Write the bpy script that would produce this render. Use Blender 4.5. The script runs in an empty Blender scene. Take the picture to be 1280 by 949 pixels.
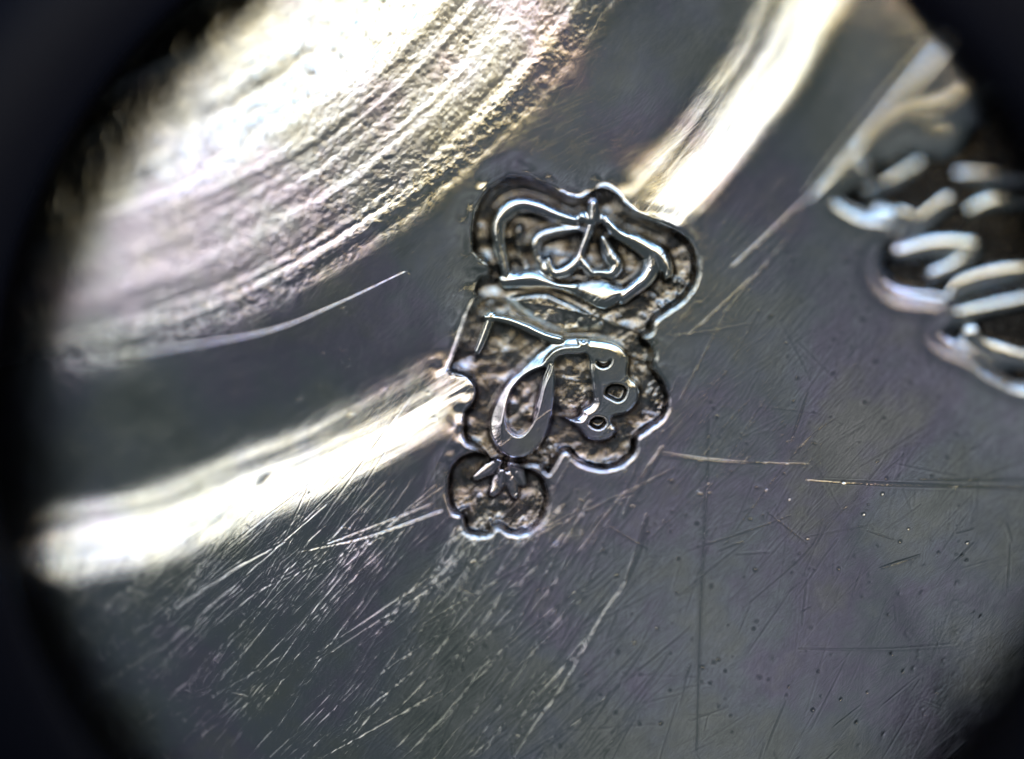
import bpy, bmesh, math
import numpy as np
from mathutils import Vector, Matrix

# ------------------------------------------------------------------ camera, light, exposure
# one scene unit is about one tenth of the hallmark's width in the photograph (100 photo pixels)
scene = bpy.context.scene
COL = scene.collection

D = 30.0
cam_d = bpy.data.cameras.new("camera")
cam = bpy.data.objects.new("camera", cam_d)
COL.objects.link(cam)
cam.location = (0, 0, D)
cam_d.sensor_fit = 'HORIZONTAL'
cam_d.sensor_width = 36.0
cam_d.lens = 36.0 * D / 12.8
cam_d.clip_start = 0.5
cam_d.clip_end = 300
cam_d.dof.use_dof = True
cam_d.dof.focus_distance = D + 0.14
APERTURE = 16.0
cam_d.dof.aperture_fstop = cam_d.lens * 1e-3 / APERTURE
scene.camera = cam

world = bpy.data.worlds.new("World")
scene.world = world
world.use_nodes = True
bg = world.node_tree.nodes['Background']
bg.inputs[0].default_value = (0.74, 0.90, 1.0, 1)
bg.inputs[1].default_value = 0.075

def area(name, loc, target, sx, sy, power, color):
    l = bpy.data.lights.new(name, 'AREA')
    l.shape = 'RECTANGLE'
    l.size, l.size_y = sx, sy
    l.energy = power
    l.color = color
    o = bpy.data.objects.new(name, l)
    COL.objects.link(o)
    o.location = loc
    d = Vector(target) - Vector(loc)
    o.rotation_euler = d.to_track_quat('-Z', 'Y').to_euler()
    return o

area("desk_lamp_light", (-0.5, 13.8, 14.6), (-0.5, 0, 0), 29.0, 5.4, 1850, (1.0, 0.985, 0.95))
area("added_warm_fringe_light", (-0.5, 10.6, 17.0), (-0.5, 0, 0), 29.0, 1.4, 800, (1.0, 0.72, 0.30))  # added strip light, its warm colour imitates lens colour fringes
area("added_cool_fringe_light", (-0.5, 17.2, 11.0), (-0.5, 0, 0), 29.0, 2.0, 2600, (0.30, 0.58, 1.0))  # added strip light for the blue side of the imitated fringes
area("added_side_light", (-14.8, 8.6, 14.5), (0, 0, 0), 8.0, 8.0, 680, (1.0, 0.98, 0.94))  # added light, brightens slopes that face up and left
area("added_fill_light", (7.0, -7.5, 31.0), (0, 0, 0), 13.0, 10.0, 105, (0.95, 0.94, 1.0))  # added fill, its reflection lifts the lower right of the face

scene.view_settings.view_transform = 'Standard'
scene.view_settings.look = 'None'
scene.view_settings.exposure = 0.0
scene.view_settings.gamma = 1.0
scene.cycles.use_denoising = True
scene.cycles.max_bounces = 5

# ------------------------------------------------------------------ helpers
rng = np.random.RandomState(7)

def world_xy(px, py):
    return (px - 640.0) / 100.0, (474.5 - py) / 100.0

def smooth(t):
    t = np.clip(t, 0, 1)
    return t * t * (3 - 2 * t)

def spline(pts, closed=False, n=6):
    p = np.array(pts, float)
    m = len(p)
    out = []
    rngk = range(m) if closed else range(m - 1)
    for i in rngk:
        if closed:
            a, b, c, d = p[(i - 1) % m], p[i], p[(i + 1) % m], p[(i + 2) % m]
        else:
            a, b, c, d = p[max(i - 1, 0)], p[i], p[i + 1], p[min(i + 2, m - 1)]
        for k in range(n):
            t = k / n
            out.append(0.5 * ((2 * b) + (c - a) * t + (2 * a - 5 * b + 4 * c - d) * t * t + (3 * b - a - 3 * c + d) * t ** 3))
    if not closed:
        out.append(p[-1])
    return np.array(out)

def vnoise(x, y, seed=0):
    """smooth value noise, about -1..1"""
    xi = np.floor(x).astype(np.int64); yi = np.floor(y).astype(np.int64)
    fx = x - xi; fy = y - yi
    fx = fx * fx * (3 - 2 * fx); fy = fy * fy * (3 - 2 * fy)
    def h(a, b):
        n = (a * 374761393 + b * 668265263 + seed * 974634777) & 0xffffffff
        n = ((n ^ (n >> 13)) * 1274126177) & 0xffffffff
        return ((n ^ (n >> 16)) & 0xffff) / 32767.5 - 1.0
    v00, v10, v01, v11 = h(xi, yi), h(xi + 1, yi), h(xi, yi + 1), h(xi + 1, yi + 1)
    return (v00 * (1 - fx) + v10 * fx) * (1 - fy) + (v01 * (1 - fx) + v11 * fx) * fy

def fbm(x, y, seed=0, octaves=3):
    s = 0; a = 1.0; tot = 0
    for k in range(octaves):
        s = s + a * vnoise(x * 2 ** k, y * 2 ** k, seed + k * 17); tot += a; a *= 0.5
    return s / tot

# ------------------------------------------------------------------ the sampling grid (photo pixel units)
def axis(lo, hi, dlo, dhi, fine, mid, far_lo, far_hi):
    a = np.arange(lo, dlo, mid); b = np.arange(dlo, dhi, fine); c = np.arange(dhi, hi, mid)
    steps = []
    s, x = mid, lo
    left = []
    while x > far_lo:
        s = min(s * 1.35, 40); x -= s; left.append(x)
    s, x = mid, c[-1]
    right = []
    while x < far_hi:
        s = min(s * 1.35, 40); x += s; right.append(x)
    return np.concatenate([np.array(left[::-1]), a, b, c, np.array(right)])

GX = axis(-20, 1300, 545, 885, 0.78, 1.45, -700, 2000)
GY = axis(-20, 970, 190, 680, 0.78, 1.45, -900, 1900)
X, Y = np.meshgrid(GX, GY)          # Y grows downwards, as in the photograph

def window(x0, y0, x1, y1):
    i0, i1 = np.searchsorted(GX, [x0, x1]); j0, j1 = np.searchsorted(GY, [y0, y1])
    return slice(j0, j1), slice(i0, i1)

def poly_sd(poly, sl, jag=0.0):
    """signed distance to a closed polygon (negative inside) on a window of the grid"""
    x, y = X[sl], Y[sl]
    d2 = np.full(x.shape, 1e12); inside = np.zeros(x.shape, bool)
    n = len(poly)
    for i in range(n):
        ax, ay = poly[i]; bx, by = poly[(i + 1) % n]
        ex, ey = bx - ax, by - ay
        L = ex * ex + ey * ey
        if L < 1e-9: continue
        t = np.clip(((x - ax) * ex + (y - ay) * ey) / L, 0, 1)
        d2 = np.minimum(d2, (x - ax - t * ex) ** 2 + (y - ay - t * ey) ** 2)
        if ay != by:
            c = (ay > y) != (by > y)
            inside ^= c & (x < (bx - ax) * (y - ay) / (by - ay) + ax)
    d = np.sqrt(d2)
    return np.where(inside, -d, d)

def line_d(pts, widths, sl):
    """distance to a polyline divided by its local half width (0 on the axis, 1 at the edge)"""
    x, y = X[sl], Y[sl]
    best = np.full(x.shape, 1e6)
    for i in range(len(pts) - 1):
        ax, ay = pts[i]; bx, by = pts[i + 1]
        ex, ey = bx - ax, by - ay
        L = ex * ex + ey * ey
        if L < 1e-9: continue
        t = np.clip(((x - ax) * ex + (y - ay) * ey) / L, 0, 1)
        w = widths[i] * (1 - t) + widths[i + 1] * t
        best = np.minimum(best, np.hypot(x - ax - t * ex, y - ay - t * ey) / w)
    return best

def zoomA(pts): return [(540 + a / 3.5556, 180 + b / 3.5556) for a, b in pts]
def zoomB(pts): return [(540 + a / 3.5556, 340 + b / 3.5556) for a, b in pts]
def zoomC(pts): return [(500 + a / 3.5556, 520 + b / 3.5556) for a, b in pts]
def zoomD(pts): return [(980 + a / 2.157, 60 + b / 2.157) for a, b in pts]

# ------------------------------------------------------------------ the large form of the dish: a turned body
CX, CY = -110.0, -580.0
RHO = np.hypot(X - CX, Y - CY)
THE = np.arctan2(Y - CY, X - CX)
# slope along the radius (positive: the metal climbs outwards and so faces the lamp)
kn = np.array([[0, .15], [560, .17], [800, .18], [850, .25], [868, .26], [893, .03], [930, .06], [960, .05], [1010, .05],
               [1045, .05], [1075, -.06], [1100, -.09], [1160, -.09], [1190, -.02], [1212, .13], [1222, .17], [1230, .10], [1238, .14], [1250, .25],
               [1268, .31], [1290, .28], [1306, .10], [1325, .02], [1400, .0], [1700, .0], [2600, .0], [4000, .0]], float)
rr = np.linspace(0, 4000, 16001)
sl_ = np.interp(rr, kn[:, 0], kn[:, 1])
ker = np.hanning(41); ker /= ker.sum()
sl_ = np.convolve(np.pad(sl_, 20, mode='edge'), ker, 'valid')
zz = np.concatenate([[0], np.cumsum((sl_[1:] + sl_[:-1]) / 2 * np.diff(rr))])
zz -= np.interp(1330, rr, zz)
sb_ = np.where((rr > 1200) & (rr < 1315), sl_, 0); zb = np.cumsum(sb_) * (rr[1] - rr[0]); zb -= zb[-1]
RHP = RHO - 20 * smooth((THE - 1.1) / .35) * smooth((RHO - 1110) / 90)
wob = 10 * fbm(THE * 9 + 50, RHO * 0.0 + 3.3, 5, 2)
Z = np.interp(RHP + wob, rr, zz)
Z += np.interp(RHP + wob, rr, zb) * (.55 * smooth((THE - 1.0) / .45) + .55 * smooth((.92 - THE) / .3))
Z += .02 * np.clip(RHP - 1300, 0, 170) * smooth((.85 - THE) / .3)
# gentle dome so that the far right and far left fall away from the focus
Z -= 0.00009 * (X - 700) ** 2 + .00005 * np.clip(600 - X, 0, 3000) ** 2
Z += 60 * smooth((X - 850 - (Y - 300) * 0.6) / 430)
Z += 0.00006 * np.clip(560 - Y, 0, 2000) ** 2
Z -= 0.00003 * np.clip(Y - 560, 0, 2000) ** 2
ZFORM = Z.copy()
# hammered and worn unevenness
Z += 0.9 * fbm(X / 85, Y / 85, 11, 3) + 0.12 * fbm(X / 14, Y / 14, 21, 2)
# turning marks in the centre: concentric ridges, broken up
inner = smooth((1075 - RHO) / 60)
rw = RHO + 2.0 * fbm(X / 60, Y / 60, 31, 2)
ridg = 2.6 * vnoise(rw / 34, THE * 3, 40) + 1.5 * vnoise(rw / 15, THE * 4, 41) + 0.5 * vnoise(rw / 7.0, THE * 7, 42) + 0.15 * vnoise(rw / 3.5, THE * 16, 43)
Z += inner * ridg * .62 + inner * .55 * fbm(X / 6, Y / 6, 55, 3)
pit = smooth((RHO - 975) / 50) * smooth((1075 - RHO) / 40)
Z += pit * 0.4 * fbm(X / 7, Y / 7, 51, 2)
core = smooth((885 - RHO) / 30)
Z += core * 1.6 * fbm(X / 22 + Y / 60, Y / 30, 61, 3) + core * .7 * vnoise(X / 6, Y / 9, 66)
bandz = np.exp(-((RHO - 1262) / 45) ** 2)
Z += bandz * (0.35 * vnoise(rw / 9, THE * 9, 71) + 0.15 * vnoise(rw / 4, THE * 22, 72))

# ------------------------------------------------------------------ scratches cut into the metal
def scratch(pts, w, depth, bend=0.0, taper=True):
    p = spline(pts, n=5) if len(pts) > 2 else np.array(pts, float)
    if len(p) == 2 and bend:
        a, b = p; m = (a + b) / 2 + bend * np.array([-(b - a)[1], (b - a)[0]])
        p = spline([a, m, b], n=4)
    k = np.linspace(0, 1, len(p))
    x0, y0 = p.min(0) - 3 * w - 2; x1, y1 = p.max(0) + 3 * w + 2
    sl = window(x0, y0, x1, y1)
    if X[sl].size == 0: return
    if taper and len(p) == 2:
        p = np.array([p[0], p[0] * .6 + p[1] * .4, p[1]]); k = np.array([0, .4, 1.])
    ww = w * (0.35 + 0.65 * np.sin(np.pi * np.clip(k * .9 + .05, 0, 1))) if taper else np.full(len(p), w)
    d = line_d(p, ww, sl)
    Z[sl] += depth * (-np.exp(-(d * 1.1) ** 2) + 0.35 * np.exp(-((d - 1.9) * 1.6) ** 2))

named = [
    ([(826, 566), (880, 573), (940, 578), (1012, 580)], 1.3, 1.2), ([(826, 570), (900, 578), (955, 580)], 1.2, .8),
    ([(1010, 600), (1120, 606), (1300, 612)], 3.0, 1.3), ([(1150, 600), (1300, 601)], 3.0, 1.0),
    ([(886, 500), (884, 600), (876, 760), (871, 940)], 1.5, 1.6),
    ([(398, 950), (470, 910), (552, 864)], 2.2, 1.9),
    ([(638, 952), (668, 905), (703, 856), (748, 775), (782, 727)], 2.2, 2.4), ([(782, 727), (800, 680), (808, 645)], 2.6, -1.6),
    ([(780, 645), (800, 605), (828, 560)], 3.0, -1.4), ([(806, 548), (850, 470)], 2, .6),
    ([(1008, 248), (1090, 155), (1172, 58)], 5.5, 4.5), ([(915, 332), (1010, 247)], 2.2, 1.7),
    ([(205, 768), (290, 712), (355, 678)], 2.2, 2.0), ([(372, 690), (455, 672), (552, 638)], 2.0, 1.8), ([(382, 690), (540, 630)], 1.6, 1.4),
    ([(500, 800), (548, 756), (592, 700), (600, 672)], 1.2, 1.5), ([(430, 845), (560, 770), (690, 700)], 1.0, 1.0),
    ([(440, 830), (545, 700), (570, 660)], 1.0, 1.1), ([(700, 560), (745, 548), (800, 540)], 2.2, .8),
    ([(1103, 711), (1153, 695)], 2.2, 2.0), ([(1010, 680), (960, 640)], 1.6, .8), ([(990, 552), (1010, 490)], 2.5, 1.3),
    ([(905, 392), (1000, 280)], 1.3, 1.0), ([(860, 420), (980, 310)], 1.3, .9),
    ([(850, 500), (905, 395)], 1.4, .9),
    ([(900, 690), (1000, 560), (1050, 520)], 1.2, .8), ([(930, 760), (1010, 690), (1030, 650)], 1.4, .8),
    ([(1000, 812), (1110, 814), (1200, 808)], 2.0, 1.0), ([(700, 915), (830, 905)], 1.6, .6),
    ([(955, 500), (870, 640)], 1.0, .8), ([(650, 740), (760, 660)], .9, .8), ([(680, 760), (770, 640)], .9, .7),
]
for p, w, dep in named:
    scratch(p, w * 0.7, dep * 0.36)

def scatter(n, cx, cy, sx, sy, ang, dang, l0, l1, w0, w1, dep):
    for _ in range(n):
        x, y = cx + rng.uniform(-sx, sx), cy + rng.uniform(-sy, sy)
        r = math.hypot(x - CX, y - CY)
        if r < 1305 and rng.rand() < 0.85: continue
        a = math.radians(ang + rng.normal() * dang)
        L = rng.uniform(l0, l1) * (0.4 + rng.rand() ** 2)
        dx, dy = math.cos(a) * L / 2, -math.sin(a) * L / 2
        w = rng.uniform(w0, w1)
        dm = .40 + .75 * float(np.clip((y - 480) / 300, 0, 1)) * (1 if x < 700 else .35) + .1 * float(np.clip((350 - x) / 300, 0, 1))
        scratch([(x - dx, y - dy), (x + dx, y + dy)], w, dm * (.5 if (x > 780 and y < 660) else 1) * dep * rng.uniform(.3, 1) ** 1.6 * 1.35 * w, bend=rng.normal() * .008)
scatter(560, 440, 800, 330, 170, 47, 9, 60, 380, .9, 1.3, .30)
scatter(520, 960, 400, 170, 240, 50, 9, 60, 320, .9, 1.3, .30)
scatter(150, 900, 730, 330, 230, 58, 16, 20, 170, .8, 1.2, .38)
scatter(60, 640, 800, 600, 170, 20, 60, 10, 90, .6, 1.1, .42)
scatter(110, 1080, 560, 200, 160, 50, 40, 30, 120, 1.0, 2.0, .30)
# little nicks and pits
for _ in range(420):
    x, y = rng.uniform(100, 1200), rng.uniform(300, 940)
    if math.hypot(x - CX, y - CY) < 1090: continue
    r = rng.uniform(1.0, 2.6)
    sl = window(x - 8, y - 8, x + 8, y + 8)
    a = rng.uniform(0, 3.14); u = (X[sl] - x) * math.cos(a) + (Y[sl] - y) * math.sin(a); v = -(X[sl] - x) * math.sin(a) + (Y[sl] - y) * math.cos(a)
    Z[sl] -= rng.uniform(.15, .6) * np.exp(-(u / r) ** 2 - (v / (r * rng.uniform(.5, 1.6))) ** 2)
for _ in range(70):
    x, y = rng.uniform(560, 1240), rng.uniform(560, 930); r = rng.uniform(1.0, 1.9)
    sl = window(x - 8, y - 8, x + 8, y + 8)
    Z[sl] -= rng.uniform(.6, 1.5) * np.exp(-((X[sl] - x) / r) ** 2 - ((Y[sl] - y) / r) ** 2)
# bright ledge along the turned centre
scratch([(170, 440), (250, 428), (340, 410), (420, 378), (505, 338)], 1.0, .9, taper=True)
scratch([(318, 606), (332, 592)], 2.0, 2.0)

def soften(A, sig):
    k = np.exp(-0.5 * (np.arange(-12, 13) / sig) ** 2); k /= k.sum()
    B = np.pad(A, 12, mode='edge')
    B = sum(k[i] * B[i:i + A.shape[0], :] for i in range(25))
    return sum(k[i] * B[:, i:i + A.shape[1]] for i in range(25))

# ------------------------------------------------------------------ the struck mark: crown, monogram, flower
REG = np.zeros(X.shape, np.int16)      # which part each sample belongs to
RECESS_SHADE = np.zeros(X.shape)  # recess darkness painted into the colour, standing in for shade
HOLE = np.zeros(1)
DIRT_SHADE = np.zeros(X.shape)               # brown tarnish of the sunken ground, plus shade painted into the hollows
crown_out = spline(zoomA([(170, 490), (158, 420), (160, 350), (178, 275), (215, 205), (270, 150), (345, 118), (430, 122), (520, 155), (600, 200), (655, 212),
    (715, 178), (780, 165), (845, 205), (900, 268), (990, 312), (1090, 362), (1165, 425), (1195, 500), (1195, 590), (1170, 650), (1120, 712), (1060, 755), (1004, 795),
    (985, 850), (900, 870), (700, 800), (500, 760), (300, 740), (190, 690), (172, 630), (200, 575), (235, 552)]), True, 4)
mono_out = spline(zoomB([(190, 90), (140, 170), (112, 260), (85, 345), (52, 425), (70, 460), (140, 480), (172, 520), (160, 575), (128, 620), (120, 665), (122, 725), (142, 770), (188, 798),
    (250, 860), (380, 880), (460, 870), (490, 895), (522, 912), (550, 880), (575, 835), (597, 814), (640, 858), (700, 884), (780, 892), (850, 872), (902, 830), (925, 785), (930, 745), (975, 712), (1030, 672), (1060, 622),
    (1068, 560), (1050, 492), (1018, 440), (1000, 415), (1006, 370), (992, 318), (955, 285), (970, 262), (900, 200), (600, 120), (300, 60)]), True, 4)
flower_out = spline(zoomC([(330, 145), (265, 165), (222, 205), (200, 255), (194, 330), (205, 400), (232, 446), (262, 462), (268, 505), (300, 540), (360, 552), (408, 538), (436, 512), (470, 536), (520, 545), (580, 530), (630, 490), (652, 455), (672, 395), (673, 330),
    (660, 285), (650, 262), (600, 225), (500, 190), (400, 150)]), True, 4)
W = window(520, 170, 905, 700)
x, y = X[W], Y[W]
jx = 1.1 * vnoise(x / 3.6, y / 3.6, 81) + 2.4 * vnoise(x / 9, y / 9, 82) * .9
sd_c, sd_m, sd_f = poly_sd(crown_out, W), poly_sd(mono_out, W), poly_sd(flower_out, W)
sd = np.minimum(np.minimum(sd_c, sd_m), sd_f)
gy0, gx0 = np.gradient(soften(np.minimum(np.minimum(sd_c, sd_m), sd_f), 3.0), GY[W[0]], GX[W[1]])
LOWER = smooth(.5 + (.45 * gx0 + .9 * gy0) * .9)
jx = jx * (.3 + .7 * LOWER)
# crown wall leans wider than the others
wall = 13.0 - 2.0 * smooth((y - 400) / 100) 
DEP = 17.0 + 5.0 * smooth((y - 520) / 60) * 0 + 3 * smooth(-(y - 360) / 60)
t = (-(sd + jx * 0.55)) / wall
q = -(sd + jx * 0.55)
qv = fbm(x / 16, y / 16, 123, 2); qc = np.clip(q, 0, (4.4 + 1.4 * LOWER) * (1 + .75 * qv)); floor = -((.20 + .05 * LOWER) * qc + (.042 - .010 * LOWER) * qc * qc) - (DEP - 1.8) * smooth((q - 3.4) / (wall - 3.0))
# raised lip pushed up by the punch
lip = 0.15 * np.exp(-((sd - 2) / 4.0) ** 2)
rough = smooth((-sd - 3) / 8)
grain = (.4 + .6 * smooth((y - 330) / 60)) * 1.15 * fbm(x / 6.5, y / 6.5, 91, 3) * .32 + (.5 + .5 * smooth((y - 330) / 60)) * 0.4 * np.clip(vnoise(x / 3.0, y / 3.0, 95), 0, 1)
base = Z[W].copy()
# the punch pressed the stepped metal flat: below its edge the ground is one even plane
zf = ZFORM[W]; rimm = (sd < 4)
A_ = np.stack([x[rimm], y[rimm], np.ones(rimm.sum())], 1)
co_ = np.linalg.lstsq(A_, zf[rimm], rcond=None)[0]
plane = .15 * (co_[0] * (x - 700) + co_[1] * (y - 430)) + co_[0] * 700 + co_[1] * 430 + co_[2]
base = base + (plane - zf) * smooth(-sd / 14) * .9
# relief on the ground, height 0..1 of the depth
H = np.zeros(x.shape); LAB = np.zeros(x.shape, np.int16)
def put(h, lab):
    global H
    m = h > H
    H = np.where(m, h, H); LAB[(m) & (h > 0.22)] = lab
def ridge(pts, widths, h, lab, n=5, flat=False):
    if lab in (10, 11): widths = [w * 1.45 for w in widths]
    p = spline(pts, n=n); k = np.interp(np.linspace(0, len(widths) - 1, len(p)), range(len(widths)), widths)
    d = line_d(p, k, W)
    tent = (.62 if lab in (10, 11) else .42 if lab != 20 else .75) * float(np.mean(widths)) / (15 * h)
    prof = smooth((1 - d) * 3.4) * (1 - tent * d ** 1.6)
    put(h * prof, lab)

# crown: left outer arch, inner arches, stem, right arches, knob, band
ARCH, PEARL, BAND = 10, 11, 12
ridge(zoomA([(640, 335), (560, 312), (480, 278), (400, 262), (335, 290), (292, 350), (296, 440), (318, 520), (330, 590)]), [6, 8, 9, 10, 10, 9, 8, 7, 6], .80, ARCH)
ridge(zoomA([(655, 372), (570, 382), (495, 402), (462, 436), (470, 500), (500, 560)]), [5, 7, 7.5, 7, 6, 6], .62, ARCH)
ridge(zoomA([(388, 370), (385, 430), (398, 500), (430, 560)]), [5, 6, 6, 5], .40, ARCH)
ridge(zoomA([(708, 360), (686, 420), (664, 480), (645, 520), (600, 560), (545, 572), (525, 540), (520, 505)]), [6, 6, 6.5, 7, 7, 6, 5, 3], .72, ARCH)
ridge(zoomA([(655, 505), (690, 545), (715, 575)]), [6, 6, 5], .72, ARCH)
ridge(zoomA([(760, 410), (778, 455), (800, 500), (825, 535), (800, 572), (740, 568)]), [4, 8, 9, 8, 7, 5], .74, ARCH)
ridge(zoomA([(785, 345), (830, 392), (900, 425), (965, 462), (1020, 500), (1052, 560), (1045, 590)]), [7, 8, 10, 12, 11, 7, 4], .85, ARCH)
ridge(zoomA([(965, 455), (985, 520), (960, 590), (900, 640), (850, 680)]), [10, 11, 10, 9, 9], .80, ARCH)
ridge(zoomA([(722, 262), (722, 300), (718, 330)]), [8, 9.5, 8], .88, PEARL, n=3)
ridge(zoomA([(668, 318), (672, 322), (676, 326)]), [6.5, 6.5, 6.5], .80, PEARL, n=2)
ridge(zoomA([(772, 328), (776, 336), (778, 340)]), [6.5, 6.5, 6.5], .80, PEARL, n=2)
band = spline(zoomA([(285, 578), (330, 560), (400, 548), (470, 548), (560, 600), (660, 598), (720, 590), (800, 600), (872, 640), (862, 690), (800, 740), (735, 738), (650, 690), (580, 662), (500, 648), (400, 650), (310, 648), (280, 610)]), True, 4)
sbd = poly_sd(band, W)
put(.92 * (.62 * smooth(-sbd / 5) + .38 * smooth(-sbd / 17)) * (1 - .42 * smooth((x - 715) / 14) * (1 - np.clip(((x - 752) * .45 + (y - 366) * .89) / 24 + .5, 0, 1))), BAND)

# monogram: the flag of the first letter, the slanting bowl, the double bowed letter
L1, L2, L3 = 20, 21, 22
ridge(zoomB([(262, 190), (245, 240), (222, 300), (198, 355)]), [9, 8.5, 8, 7], .90, L1, flat=True)
ridge(zoomB([(240, 200), (330, 212), (420, 245), (500, 282), (570, 300)]), [7, 8, 9, 9, 8], .92, L1, flat=True)
bowl = spline(zoomB([(700, 284), (620, 276), (540, 292), (470, 340), (400, 402), (330, 470), (282, 540), (252, 610), (238, 680), (252, 750), (300, 815), (370, 845), (450, 820), (515, 745), (545, 660),
    (558, 570), (566, 480), (562, 410), (590, 385), (680, 380), (720, 340)]), True, 4)
eye = spline(zoomB([(528, 405), (500, 425), (455, 440), (400, 475), (352, 540), (332, 620), (338, 690), (372, 724), (405, 718), (445, 665), (472, 590), (492, 510), (520, 440)]), True, 4)
sb, se = poly_sd(bowl, W), poly_sd(eye, W)
gby, gbx = np.gradient(sb, GY[W[0]], GX[W[1]])
side = np.clip((-.62 * gbx - .78 * gby), 0, 1)
put((1 - .72 * side * np.clip(1 + sb / 20, 0, 1)) * smooth(-sb / 6.5) * (1 - smooth((2.5 - se) / 6.0) * .95), L2)
ridge(zoomB([(522, 412), (500, 470), (484, 540), (462, 610)]), [2.5, 3.5, 3.5, 2], .9, L2)
bow = spline(zoomB([(640, 280), (740, 284), (810, 298), (862, 335), (890, 390), (884, 448), (920, 488), (936, 535), (922, 590), (872, 640), (812, 655), (832, 690), (820, 735), (770, 762), (720, 764), (680, 750), (645, 705), (598, 672), (560, 632),
    (600, 634), (645, 628), (662, 598), (700, 572), (695, 500), (684, 430), (680, 380), (640, 340)]), True, 4)
sw = poly_sd(bow, W)
holes = [zoomB(h) for h in ([(728, 388), (765, 400), (802, 384), (794, 416), (762, 430), (732, 416)], [(768, 520), (795, 494), (842, 496), (872, 516), (858, 565), (828, 580), (796, 568), (768, 550)],
                            [(694, 670), (722, 640), (768, 644), (780, 674), (750, 702), (716, 696)])]
gby, gbx = np.gradient(sw, GY[W[0]], GX[W[1]])
hb = (1 - .46 * np.clip(-.4 * gbx - .9 * gby, 0, 1) * np.clip(1 + sw / 14, 0, 1)) * smooth(-sw / 6.0)
for hp in holes:
    hd = poly_sd(spline(hp, True, 4), W)
    hb = hb * (1 - 0.5 * smooth((1.0 - hd) / 6.5)); HOLE = np.maximum(HOLE, smooth((-hd - .5) / 2.5))
put(hb, L3)
# worn ground between the two letters stands a little higher
gp = spline(zoomB([(570, 390), (680, 385), (690, 560), (640, 615), (565, 610), (560, 500)]), True, 4)
H = np.maximum(H, .30 * smooth(-poly_sd(gp, W) / 6 + .5))
gp2 = spline(zoomB([(480, 90), (560, 110), (700, 180), (760, 240), (660, 262), (560, 262), (430, 190), (330, 120)]), True, 4)
H = np.maximum(H, (.34 + .05 * vnoise(x / 8, y / 8, 97)) * smooth(-poly_sd(gp2, W) / 8 + .3))

# flower: small petals round a hollow
PET = 30
for a, b, c, d, w1 in ((440, 205, 335, 275, 11), (452, 255, 412, 345, 12), (492, 215, 550, 300, 12), (482, 265, 512, 355, 11)):
    ridge(zoomC([(a, b), ((a + c) / 2 + 4, (b + d) / 2), (c, d)]), [w1 * .6, w1, w1 * .6], .62, PET, n=3)
for a, b, c, d in ((340, 530, 365, 500), (385, 505, 400, 470), (400, 470, 405, 500), (428, 500, 440, 480), (525, 515, 545, 505), (270, 420, 300, 410), (300, 540, 310, 520)):
    h0 = zoomC([(a, b), (c, d)])
    dd = line_d(h0, [2.6, 2.0], W); H = np.maximum(H, .38 * np.clip(1 - dd, 0, 1))
# crumbs and ticks on the sunken ground near the lower walls
def ticks(n, x0, y0, x1, y1, ang, l, w, hgt):
    global H
    for _ in range(n):
        a = rng.uniform(x0, x1); b = rng.uniform(y0, y1); th = math.radians(ang + rng.normal() * 18); L = l * rng.uniform(.5, 1.4)
        dd = line_d([(a, b), (a + math.cos(th) * L, b - math.sin(th) * L)], [w * rng.uniform(.6, 1.3)] * 2, W)
        H = np.maximum(H, hgt * .65 * rng.uniform(.5, 1) * np.clip(1 - dd * dd, 0, 1) ** .7)
ticks(22, 800, 350, 862, 400, 115, 8, 2.6, .42)
ticks(20, 795, 480, 836, 525, 40, 7, 1.7, .30)
ticks(14, 730, 570, 790, 592, 40, 6, 1.6, .22)
ticks(14, 572, 490, 592, 560, 160, 8, 2.0, .45)
ticks(14, 672, 560, 700, 590, 60, 8, 1.8, .40)
ticks(16, 560, 600, 690, 670, 60, 6, 1.5, .22)
ticks(16, 795, 425, 832, 470, 110, 6, 1.7, .25)
ticks(24, 600, 370, 790, 400, 30, 4, 2.2, .32)
ticks(16, 650, 460, 680, 540, 80, 3, 1.4, .30)

wornc = smooth((372 - y + (x - 700) * .12) / 12)
H = soften(H, 1.3) * (1 - wornc) + soften(H, 2.0) * wornc * 1.03
inside_s = smooth((-sd) / 7.0)
H = H * inside_s
floor = floor * (.90 + .16 * smooth((-sd - 6) / 22)) + 1.8 * fbm(x / 26, y / 26, 93, 2) * smooth((-sd - 4) / 8) 
gyy, gxx = np.gradient(soften(sd, 3.0), GY[W[0]], GX[W[1]])
floor = floor - (1.8 - 1.2 * LOWER + 2.6 * np.clip(-.5 * gxx - .85 * gyy, 0, 1)) * np.exp(-(np.clip(sd, 0, 99) / 15) ** 2) * (.8 + .4 * vnoise(x / 14, y / 14, 99))
zrel = floor + lip + (-floor - 1.0) * H * (0.93) + grain * rough * (1 - smooth((H - .25) / .4)) * 1.15
wmask = smooth((60 - sd) / 30)
Z[W] = base + zrel * wmask
inm = sd < 0.5
R = np.zeros(x.shape, np.int16)
R[inm & (sd_m <= np.minimum(sd_c, sd_f))] = 2
R[inm & (sd_c < np.minimum(sd_m, sd_f))] = 1
R[inm & (sd_f < np.minimum(sd_m, sd_c))] = 3
R = np.where(inm & (LAB > 0), LAB, R)
REG[W] = R
dirt = smooth((-sd - 2) / 4) * (1 - smooth((H - .30) / .35))
dirt *= 0.72 + 0.28 * fbm(x / 10, y / 10, 101, 3)
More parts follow.
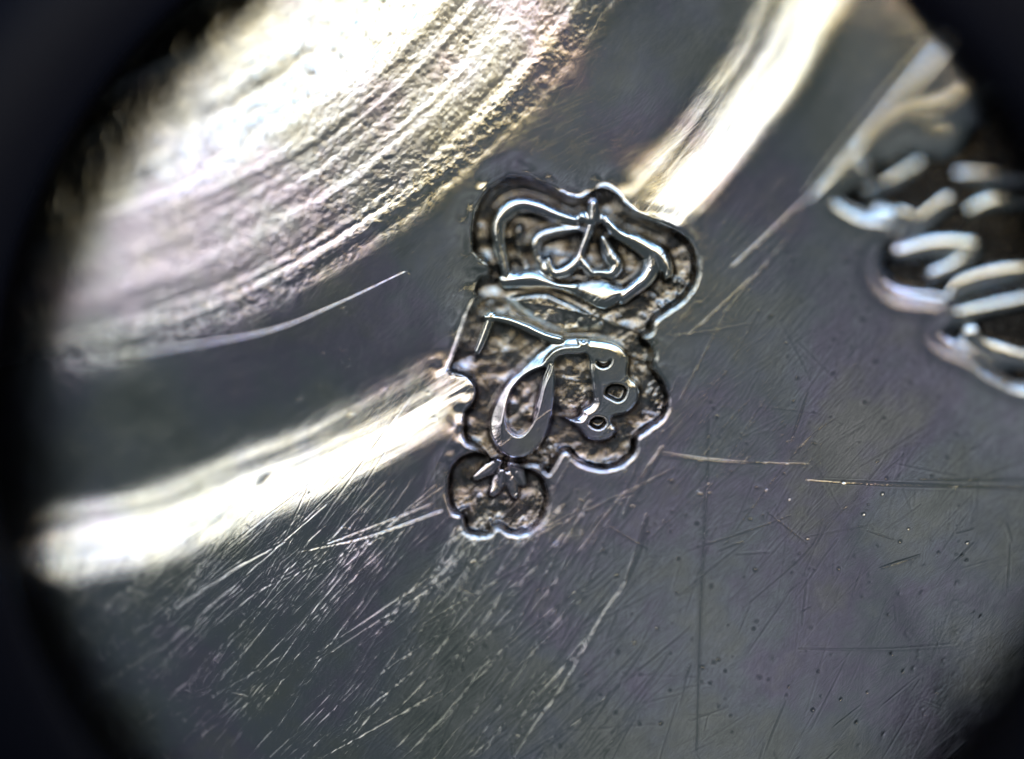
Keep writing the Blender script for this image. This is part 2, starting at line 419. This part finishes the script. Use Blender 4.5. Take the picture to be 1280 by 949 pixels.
# the bright scraped patches of ground
dirt *= 1 - 0.5 * smooth(-poly_sd(gp2, W) / 8 + .4)
DIRT_SHADE[W] = np.clip(np.maximum(dirt, .8 * HOLE), 0, 1)  # the holes of the letter get their darkness painted in as well
recess_shade = smooth((-sd - 3) / 4) * (1 - smooth((-sd - 9) / 9)) * (1 - smooth((H - .3) / .3))  # painted shade along the foot of the walls
RECESS_SHADE[W] = np.clip(np.maximum(np.maximum((.55 + .8 * fbm(x / 13, y / 13, 131, 2)) * recess_shade, .55 * HOLE), .45 * wornc * smooth((-sd - 4) / 5) * (1 - smooth((H - .35) / .3))), 0, 1)

# ------------------------------------------------------------------ the second struck mark, cut off by the loupe
W = window(1000, 80, 1420, 560)
x, y = X[W], Y[W]
sec = spline(zoomD([(120, 418), (165, 372), (215, 345), (190, 310), (250, 275), (320, 215), (420, 190), (480, 150), (560, 120), (700, 130), (800, 300), (860, 600), (800, 900), (647, 930), (560, 900), (480, 852), (405, 818), (372, 772), (410, 720),
    (395, 702), (285, 690), (222, 630), (215, 560), (255, 520), (265, 480), (190, 468)]), True, 4)
s2 = poly_sd(sec, W)
t = (-s2) / 15.0
fl = -7.6 * np.clip(-s2 / 17, 0, 1) - 17 * smooth((-s2 - 12) / 14)
H = np.zeros(x.shape); LAB = np.zeros(x.shape, np.int16)
LT = 40
def ridge2(pts, widths, h, n=5, lab=40):
    widths = [w * 1.4 for w in widths]; p = spline(zoomD(pts), n=n); k = np.interp(np.linspace(0, len(widths) - 1, len(p)), range(len(widths)), widths)
    d = line_d(p, k, W); put(h * smooth((1 - d) * 3.0) * (1 - .028 * float(np.mean(widths)) * np.minimum(d, 1) ** 2), lab)
ridge2([(255, 300), (330, 262), (420, 262), (480, 200), (520, 190)], [9, 15, 20, 18, 10], .95, lab=40)
ridge2([(215, 400), (270, 375), (350, 322)], [7, 8, 6], .75, lab=40)
ridge2([(250, 440), (330, 470), (300, 520), (360, 480), (430, 420)], [9, 10, 8, 12, 9], .7, lab=40)
ridge2([(300, 560), (400, 542), (500, 548), (455, 590), (395, 615)], [9, 13, 12, 10, 9], .9, lab=41)
ridge2([(225, 560), (240, 630), (300, 675), (430, 690)], [14, 20, 18, 12], .9, lab=41)
ridge2([(430, 700), (470, 650), (560, 620), (660, 600)], [8, 12, 12, 10], .7, lab=41)
ridge2([(400, 770), (450, 735), (540, 705), (680, 675)], [9, 11, 9, 9], .9, lab=42)
ridge2([(390, 770), (440, 815), (500, 850)], [12, 18, 12], .9, lab=42)
ridge2([(500, 775), (530, 815), (590, 835), (680, 850)], [13, 17, 17, 13], .9, lab=42)
ridge2([(460, 350), (540, 352), (680, 352)], [8, 13, 12], .85, lab=43)
ridge2([(490, 445), (560, 420), (680, 415)], [7, 10, 9], .8, lab=43)
H = H * smooth((-s2) / 8)
Z[W] += (fl + 1.8 * np.exp(-((s2 - 3) / 8) ** 2) + (-fl) * H * .95) * smooth((60 - s2) / 30)
inm = s2 < .5
R = np.where(inm, 4, 0).astype(np.int16)
R = np.where(inm & (LAB > 0), LAB, R)
REG[W] = R
RECESS_SHADE[W] = .6 * smooth((-s2 - 8) / 6) * (1 - smooth((H - .3) / .3))
DIRT_SHADE[W] = np.clip(.92 * smooth((-s2 - 3) / 5) * (1 - smooth((H - .2) / .3)), 0, 1)  # dark hollow painted by colour in place of a dark reflection

# the large zones of the turned body
ZONE = np.where(RHO < 1065, 101, np.where(RHO < 1200, 102, np.where(RHO < 1312, 103, 104))).astype(np.int16)
REG = np.where(REG == 0, ZONE, REG)
MATTE = smooth((1045 - RHO) / 60)

# ------------------------------------------------------------------ materials
def mat(name):
    m = bpy.data.materials.new(name); m.use_nodes = True
    nt = m.node_tree
    return m, nt, nt.nodes, nt.links, nt.nodes['Principled BSDF']

def silver_material():
    m, nt, N, L, p = mat("worn_silver")
    tc = N.new('ShaderNodeTexCoord')
    def mapping(rot, scale):
        vr = N.new('ShaderNodeVectorRotate'); vr.rotation_type = 'Z_AXIS'; vr.inputs['Angle'].default_value = math.radians(rot)
        mp = N.new('ShaderNodeMapping'); mp.inputs['Scale'].default_value = scale
        L.new(tc.outputs['Object'], vr.inputs['Vector']); L.new(vr.outputs['Vector'], mp.inputs['Vector']); return mp.outputs['Vector']
    def noise(vec, scale, detail=3, rough=.55):
        n = N.new('ShaderNodeTexNoise'); n.inputs['Scale'].default_value = scale; n.inputs['Detail'].default_value = detail; n.inputs['Roughness'].default_value = rough
        L.new(vec, n.inputs['Vector']); return n.outputs['Fac']
    def ramp(fac, stops):
        r = N.new('ShaderNodeValToRGB'); e = r.color_ramp.elements
        e[0].position, e[0].color = stops[0][0], stops[0][1]; e[1].position, e[1].color = stops[-1][0], stops[-1][1]
        for pos, c in stops[1:-1]:
            k = e.new(pos); k.color = c
        L.new(fac, r.inputs['Fac']); return r.outputs['Color']
    def math_(op, a, b):
        n = N.new('ShaderNodeMath'); n.operation = op
        for i, v in enumerate((a, b)):
            if isinstance(v, (int, float)): n.inputs[i].default_value = v
            else: L.new(v, n.inputs[i])
        return n.outputs[0]
    obj = tc.outputs['Object']
    # thin tarnish film: olive, steel and violet clouds
    film = ramp(noise(obj, .34, 5, .62), [(.32, (.54, .58, .52, 1)), (.42, (.70, .72, .67, 1)), (.50, (.66, .69, .74, 1)), (.57, (.68, .63, .77, 1)), (.66, (.76, .74, .70, 1))])
    # tarnish in the struck ground, and the shade painted into the hollows
    at = N.new('ShaderNodeAttribute'); at.attribute_name = 'tarnish_shade'
    brown = ramp(noise(obj, 9, 4, .65), [(.30, (.060, .045, .036, 1)), (.52, (.17, .145, .12, 1)), (.72, (.46, .43, .38, 1))])
    mix = N.new('ShaderNodeMix'); mix.data_type = 'RGBA'
    L.new(at.outputs['Fac'], mix.inputs[0]); L.new(film, mix.inputs[6]); L.new(brown, mix.inputs[7])
    r1 = ramp(noise(obj, 3.2, 5, .6), [(.3, (.16, .16, .16, 1)), (.7, (.27, .27, .27, 1))])
    rg = math_('ADD', r1, math_('MULTIPLY', at.outputs['Fac'], .05))
    at2 = N.new('ShaderNodeAttribute'); at2.attribute_name = 'matte'
    rg = math_('ADD', rg, math_('MULTIPLY', at2.outputs['Fac'], .15))
    at3 = N.new('ShaderNodeAttribute'); at3.attribute_name = 'recess_shade'  # painted recess shade, mixed over the metal colour
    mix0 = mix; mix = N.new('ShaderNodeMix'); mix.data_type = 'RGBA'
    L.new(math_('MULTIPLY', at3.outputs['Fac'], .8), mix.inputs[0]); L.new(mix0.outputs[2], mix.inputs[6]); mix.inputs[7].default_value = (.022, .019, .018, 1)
    # hairline polishing marks in three directions, thresholded so that they come as separate strokes
    def hair(rot, sc, thr):
        n = noise(mapping(rot, sc), 1.0, 2, .5)
        return ramp(n, [(thr, (0, 0, 0, 1)), (thr + .03, (1, 1, 1, 1)), (thr + .06, (0, 0, 0, 1))])
    h1 = hair(-47, (1.1, 42, 1), .52); h2 = hair(-60, (1.6, 60, 1), .55); h3 = hair(-25, (1.2, 55, 1), .57); h4 = hair(-85, (1.0, 48, 1), .60)
    s = math_('ADD', math_('ADD', h1, h2), math_('ADD', h3, h4))
    fine = noise(obj, 38, 3, .6)
    brs = noise(mapping(-50, (3, 90, 3)), 1.0, 3, .6)
    hsum = math_('ADD', math_('MULTIPLY', s, .6), math_('ADD', math_('MULTIPLY', fine, .3), math_('MULTIPLY', brs, .5)))
    b = N.new('ShaderNodeBump'); b.inputs['Strength'].default_value = .14; b.inputs['Distance'].default_value = .004
    L.new(hsum, b.inputs['Height'])
    # corroded grain of the ground
    g = noise(obj, 16, 4, .65)
    b2 = N.new('ShaderNodeBump'); b2.inputs['Distance'].default_value = .009
    L.new(at.outputs['Fac'], b2.inputs['Strength']); L.new(g, b2.inputs['Height']); L.new(b.outputs['Normal'], b2.inputs['Normal'])
    N.remove(p)
    gl = N.new('ShaderNodeBsdfAnisotropic'); gl.distribution = 'BECKMANN'
    L.new(mix.outputs[2], gl.inputs['Color']); L.new(rg, gl.inputs['Roughness']); L.new(b2.outputs['Normal'], gl.inputs['Normal'])
    gw = N.new('ShaderNodeBsdfAnisotropic'); gw.distribution = 'GGX'; gw.inputs['Roughness'].default_value = .34
    L.new(mix.outputs[2], gw.inputs['Color']); L.new(b2.outputs['Normal'], gw.inputs['Normal'])
    ms = N.new('ShaderNodeMixShader'); ms.inputs[0].default_value = .06
    L.new(gl.outputs[0], ms.inputs[1]); L.new(gw.outputs[0], ms.inputs[2])
    L.new(ms.outputs[0], N['Material Output'].inputs['Surface'])
    return m
SILVER = silver_material()

# ------------------------------------------------------------------ meshes cut from the one relief
gz_y, gz_x = np.gradient(Z, GY, GX)
NRM = np.stack([-gz_x, gz_y, np.ones_like(Z)], -1)       # photo y runs down, world y runs up
NRM /= np.linalg.norm(NRM, axis=-1, keepdims=True)
WX, WY = world_xy(X, Y)
VERT = np.stack([WX, WY, Z / 100.0], -1).reshape(-1, 3)
NF = NRM.reshape(-1, 3); DF = DIRT_SHADE.reshape(-1)
ny, nx = X.shape
idx = np.arange(ny * nx).reshape(ny, nx)
QUAD = np.stack([idx[1:, :-1], idx[1:, 1:], idx[:-1, 1:], idx[:-1, :-1]], -1)
QREG = REG[:-1, :-1]
EXTRA = {}

def relief_part(name, code, parent, label=None):
    codes = code if isinstance(code, (list, tuple)) else [code]
    q = QUAD[np.isin(QREG, codes)]
    if len(q) == 0: return None
    used, inv = np.unique(q, return_inverse=True)
    inv = inv.reshape(-1).astype(np.int32)
    me = bpy.data.meshes.new(name)
    me.vertices.add(len(used)); me.vertices.foreach_set('co', VERT[used].astype(np.float32).ravel())
    me.loops.add(len(inv)); me.loops.foreach_set('vertex_index', inv)
    me.polygons.add(len(q)); me.polygons.foreach_set('loop_start', np.arange(0, len(inv), 4, dtype=np.int32))
    me.update(calc_edges=True)
    me.polygons.foreach_set('use_smooth', np.ones(len(q), bool))
    a = me.attributes.new('matte', 'FLOAT', 'POINT'); a.data.foreach_set('value', MATTE.reshape(-1)[used].astype(np.float32))
    a = me.attributes.new('recess_shade', 'FLOAT', 'POINT'); a.data.foreach_set('value', RECESS_SHADE.reshape(-1)[used].astype(np.float32))
    a = me.attributes.new('tarnish_shade', 'FLOAT', 'POINT'); a.data.foreach_set('value', DF[used].astype(np.float32))
    me.normals_split_custom_set_from_vertices(NF[used].astype(np.float32))
    me.materials.append(SILVER)
    o = bpy.data.objects.new(name, me); COL.objects.link(o)
    if parent: o.parent = parent
    if label: o['label'] = label
    return o

dish = bpy.data.objects.new('silver_dish', None); COL.objects.link(dish)
dish['label'] = 'worn scratched silver dish underside with turned rings and struck crown monogram mark'
dish['category'] = 'silver dish'
relief_part('turned_centre', 101, dish, 'pale rough centre with concentric turning marks')
relief_part('groove', 102, dish, 'dark smooth groove round the turned centre')
relief_part('step_moulding', 103, dish, 'bright curved step in the silver')
relief_part('polished_face', 104, dish, 'flat dark grey face crossed by fine scratches')
crown = relief_part('crown_mark', 1, dish, 'crown shaped punch mark')
relief_part('arch', ARCH, crown); relief_part('pearl', PEARL, crown); relief_part('crown_band', BAND, crown)
mono = relief_part('monogram_mark', 2, dish, 'lobed punch mark with raised cursive letters')
relief_part('letter', L1, mono, 'angular letter like a 7'); relief_part('letter', L2, mono, 'slanting pear shaped letter O'); relief_part('letter', L3, mono, 'double bowed letter B')
flower = relief_part('flower_mark', 3, dish, 'small scalloped punch mark below the monogram')
relief_part('petal', PET, flower)
second = relief_part('second_mark', 4, dish, 'second punch mark with raised letters at the right edge')
for c in (40, 41, 42, 43):
    relief_part('letter', c, second)
# underside and cut edge, so that the metal has thickness
bm = bmesh.new()
ring_i = np.concatenate([idx[0, :], idx[1:, -1], idx[-1, -2::-1], idx[-2:0:-1, 0]])
top = [bm.verts.new(VERT[i]) for i in ring_i]
bot = [bm.verts.new((VERT[i][0], VERT[i][1], -9.0)) for i in ring_i]
for i in range(len(top)):
    j = (i + 1) % len(top); bm.faces.new((top[i], top[j], bot[j], bot[i]))
bm.faces.new(bot)
me = bpy.data.meshes.new('dish_back'); bm.to_mesh(me); bm.free(); me.materials.append(SILVER)
o = bpy.data.objects.new('dish_back', me); COL.objects.link(o); o.parent = dish

# ------------------------------------------------------------------ the loupe standing on the dish
m, nt, N, L, p = mat("black_plastic")
p.inputs['Base Color'].default_value = (.002, .0025, .006, 1); p.inputs['Roughness'].default_value = .45; p.inputs['Specular IOR Level'].default_value = .07
tcn = N.new('ShaderNodeTexCoord'); nn = N.new('ShaderNodeTexNoise'); nn.inputs['Scale'].default_value = 30
bb = N.new('ShaderNodeBump'); bb.inputs['Strength'].default_value = .2; bb.inputs['Distance'].default_value = .02
L.new(tcn.outputs['Object'], nn.inputs['Vector']); L.new(nn.outputs['Fac'], bb.inputs['Height']); L.new(bb.outputs['Normal'], p.inputs['Normal'])
BLACK = m

def lathe(name, prof, parent, material, seg=160):
    bm = bmesh.new(); rows = []
    for k in range(seg):
        a = 2 * math.pi * k / seg
        rows.append([bm.verts.new((r * math.cos(a), r * math.sin(a), z)) for r, z in prof])
    n = len(prof)
    for k in range(seg):
        A, B = rows[k], rows[(k + 1) % seg]
        for i in range(n):
            j = (i + 1) % n
            bm.faces.new((A[i], B[i], B[j], A[j]))
    bmesh.ops.recalc_face_normals(bm, faces=bm.faces)
    me = bpy.data.meshes.new(name); bm.to_mesh(me); bm.free()
    me.polygons.foreach_set('use_smooth', np.ones(len(me.polygons), bool))
    me.materials.append(material)
    o = bpy.data.objects.new(name, me); COL.objects.link(o); o.parent = parent
    return o

loupe = bpy.data.objects.new('loupe', None); COL.objects.link(loupe)
loupe['label'] = 'black round loupe barrel framing the silver mark'
loupe['category'] = 'loupe'
lx, ly = world_xy(676, 526)
loupe.location = (lx * .97, ly * .97, 0.86)
loupe.rotation_euler = (math.radians(-3.0), math.radians(-4.5), 0)
RI = 7.03 * .97
lathe('eyepiece_rim', [(RI, .06), (RI + .05, 0), (RI + .5, -.03), (9.8, -.03), (9.8, .20), (RI + .6, .22), (RI + .12, .15), (RI + .02, .11)], loupe, BLACK)
lathe('barrel', [(9.3, -.03), (9.8, -.03), (9.8, -6.0), (9.3, -6.0)], loupe, BLACK)
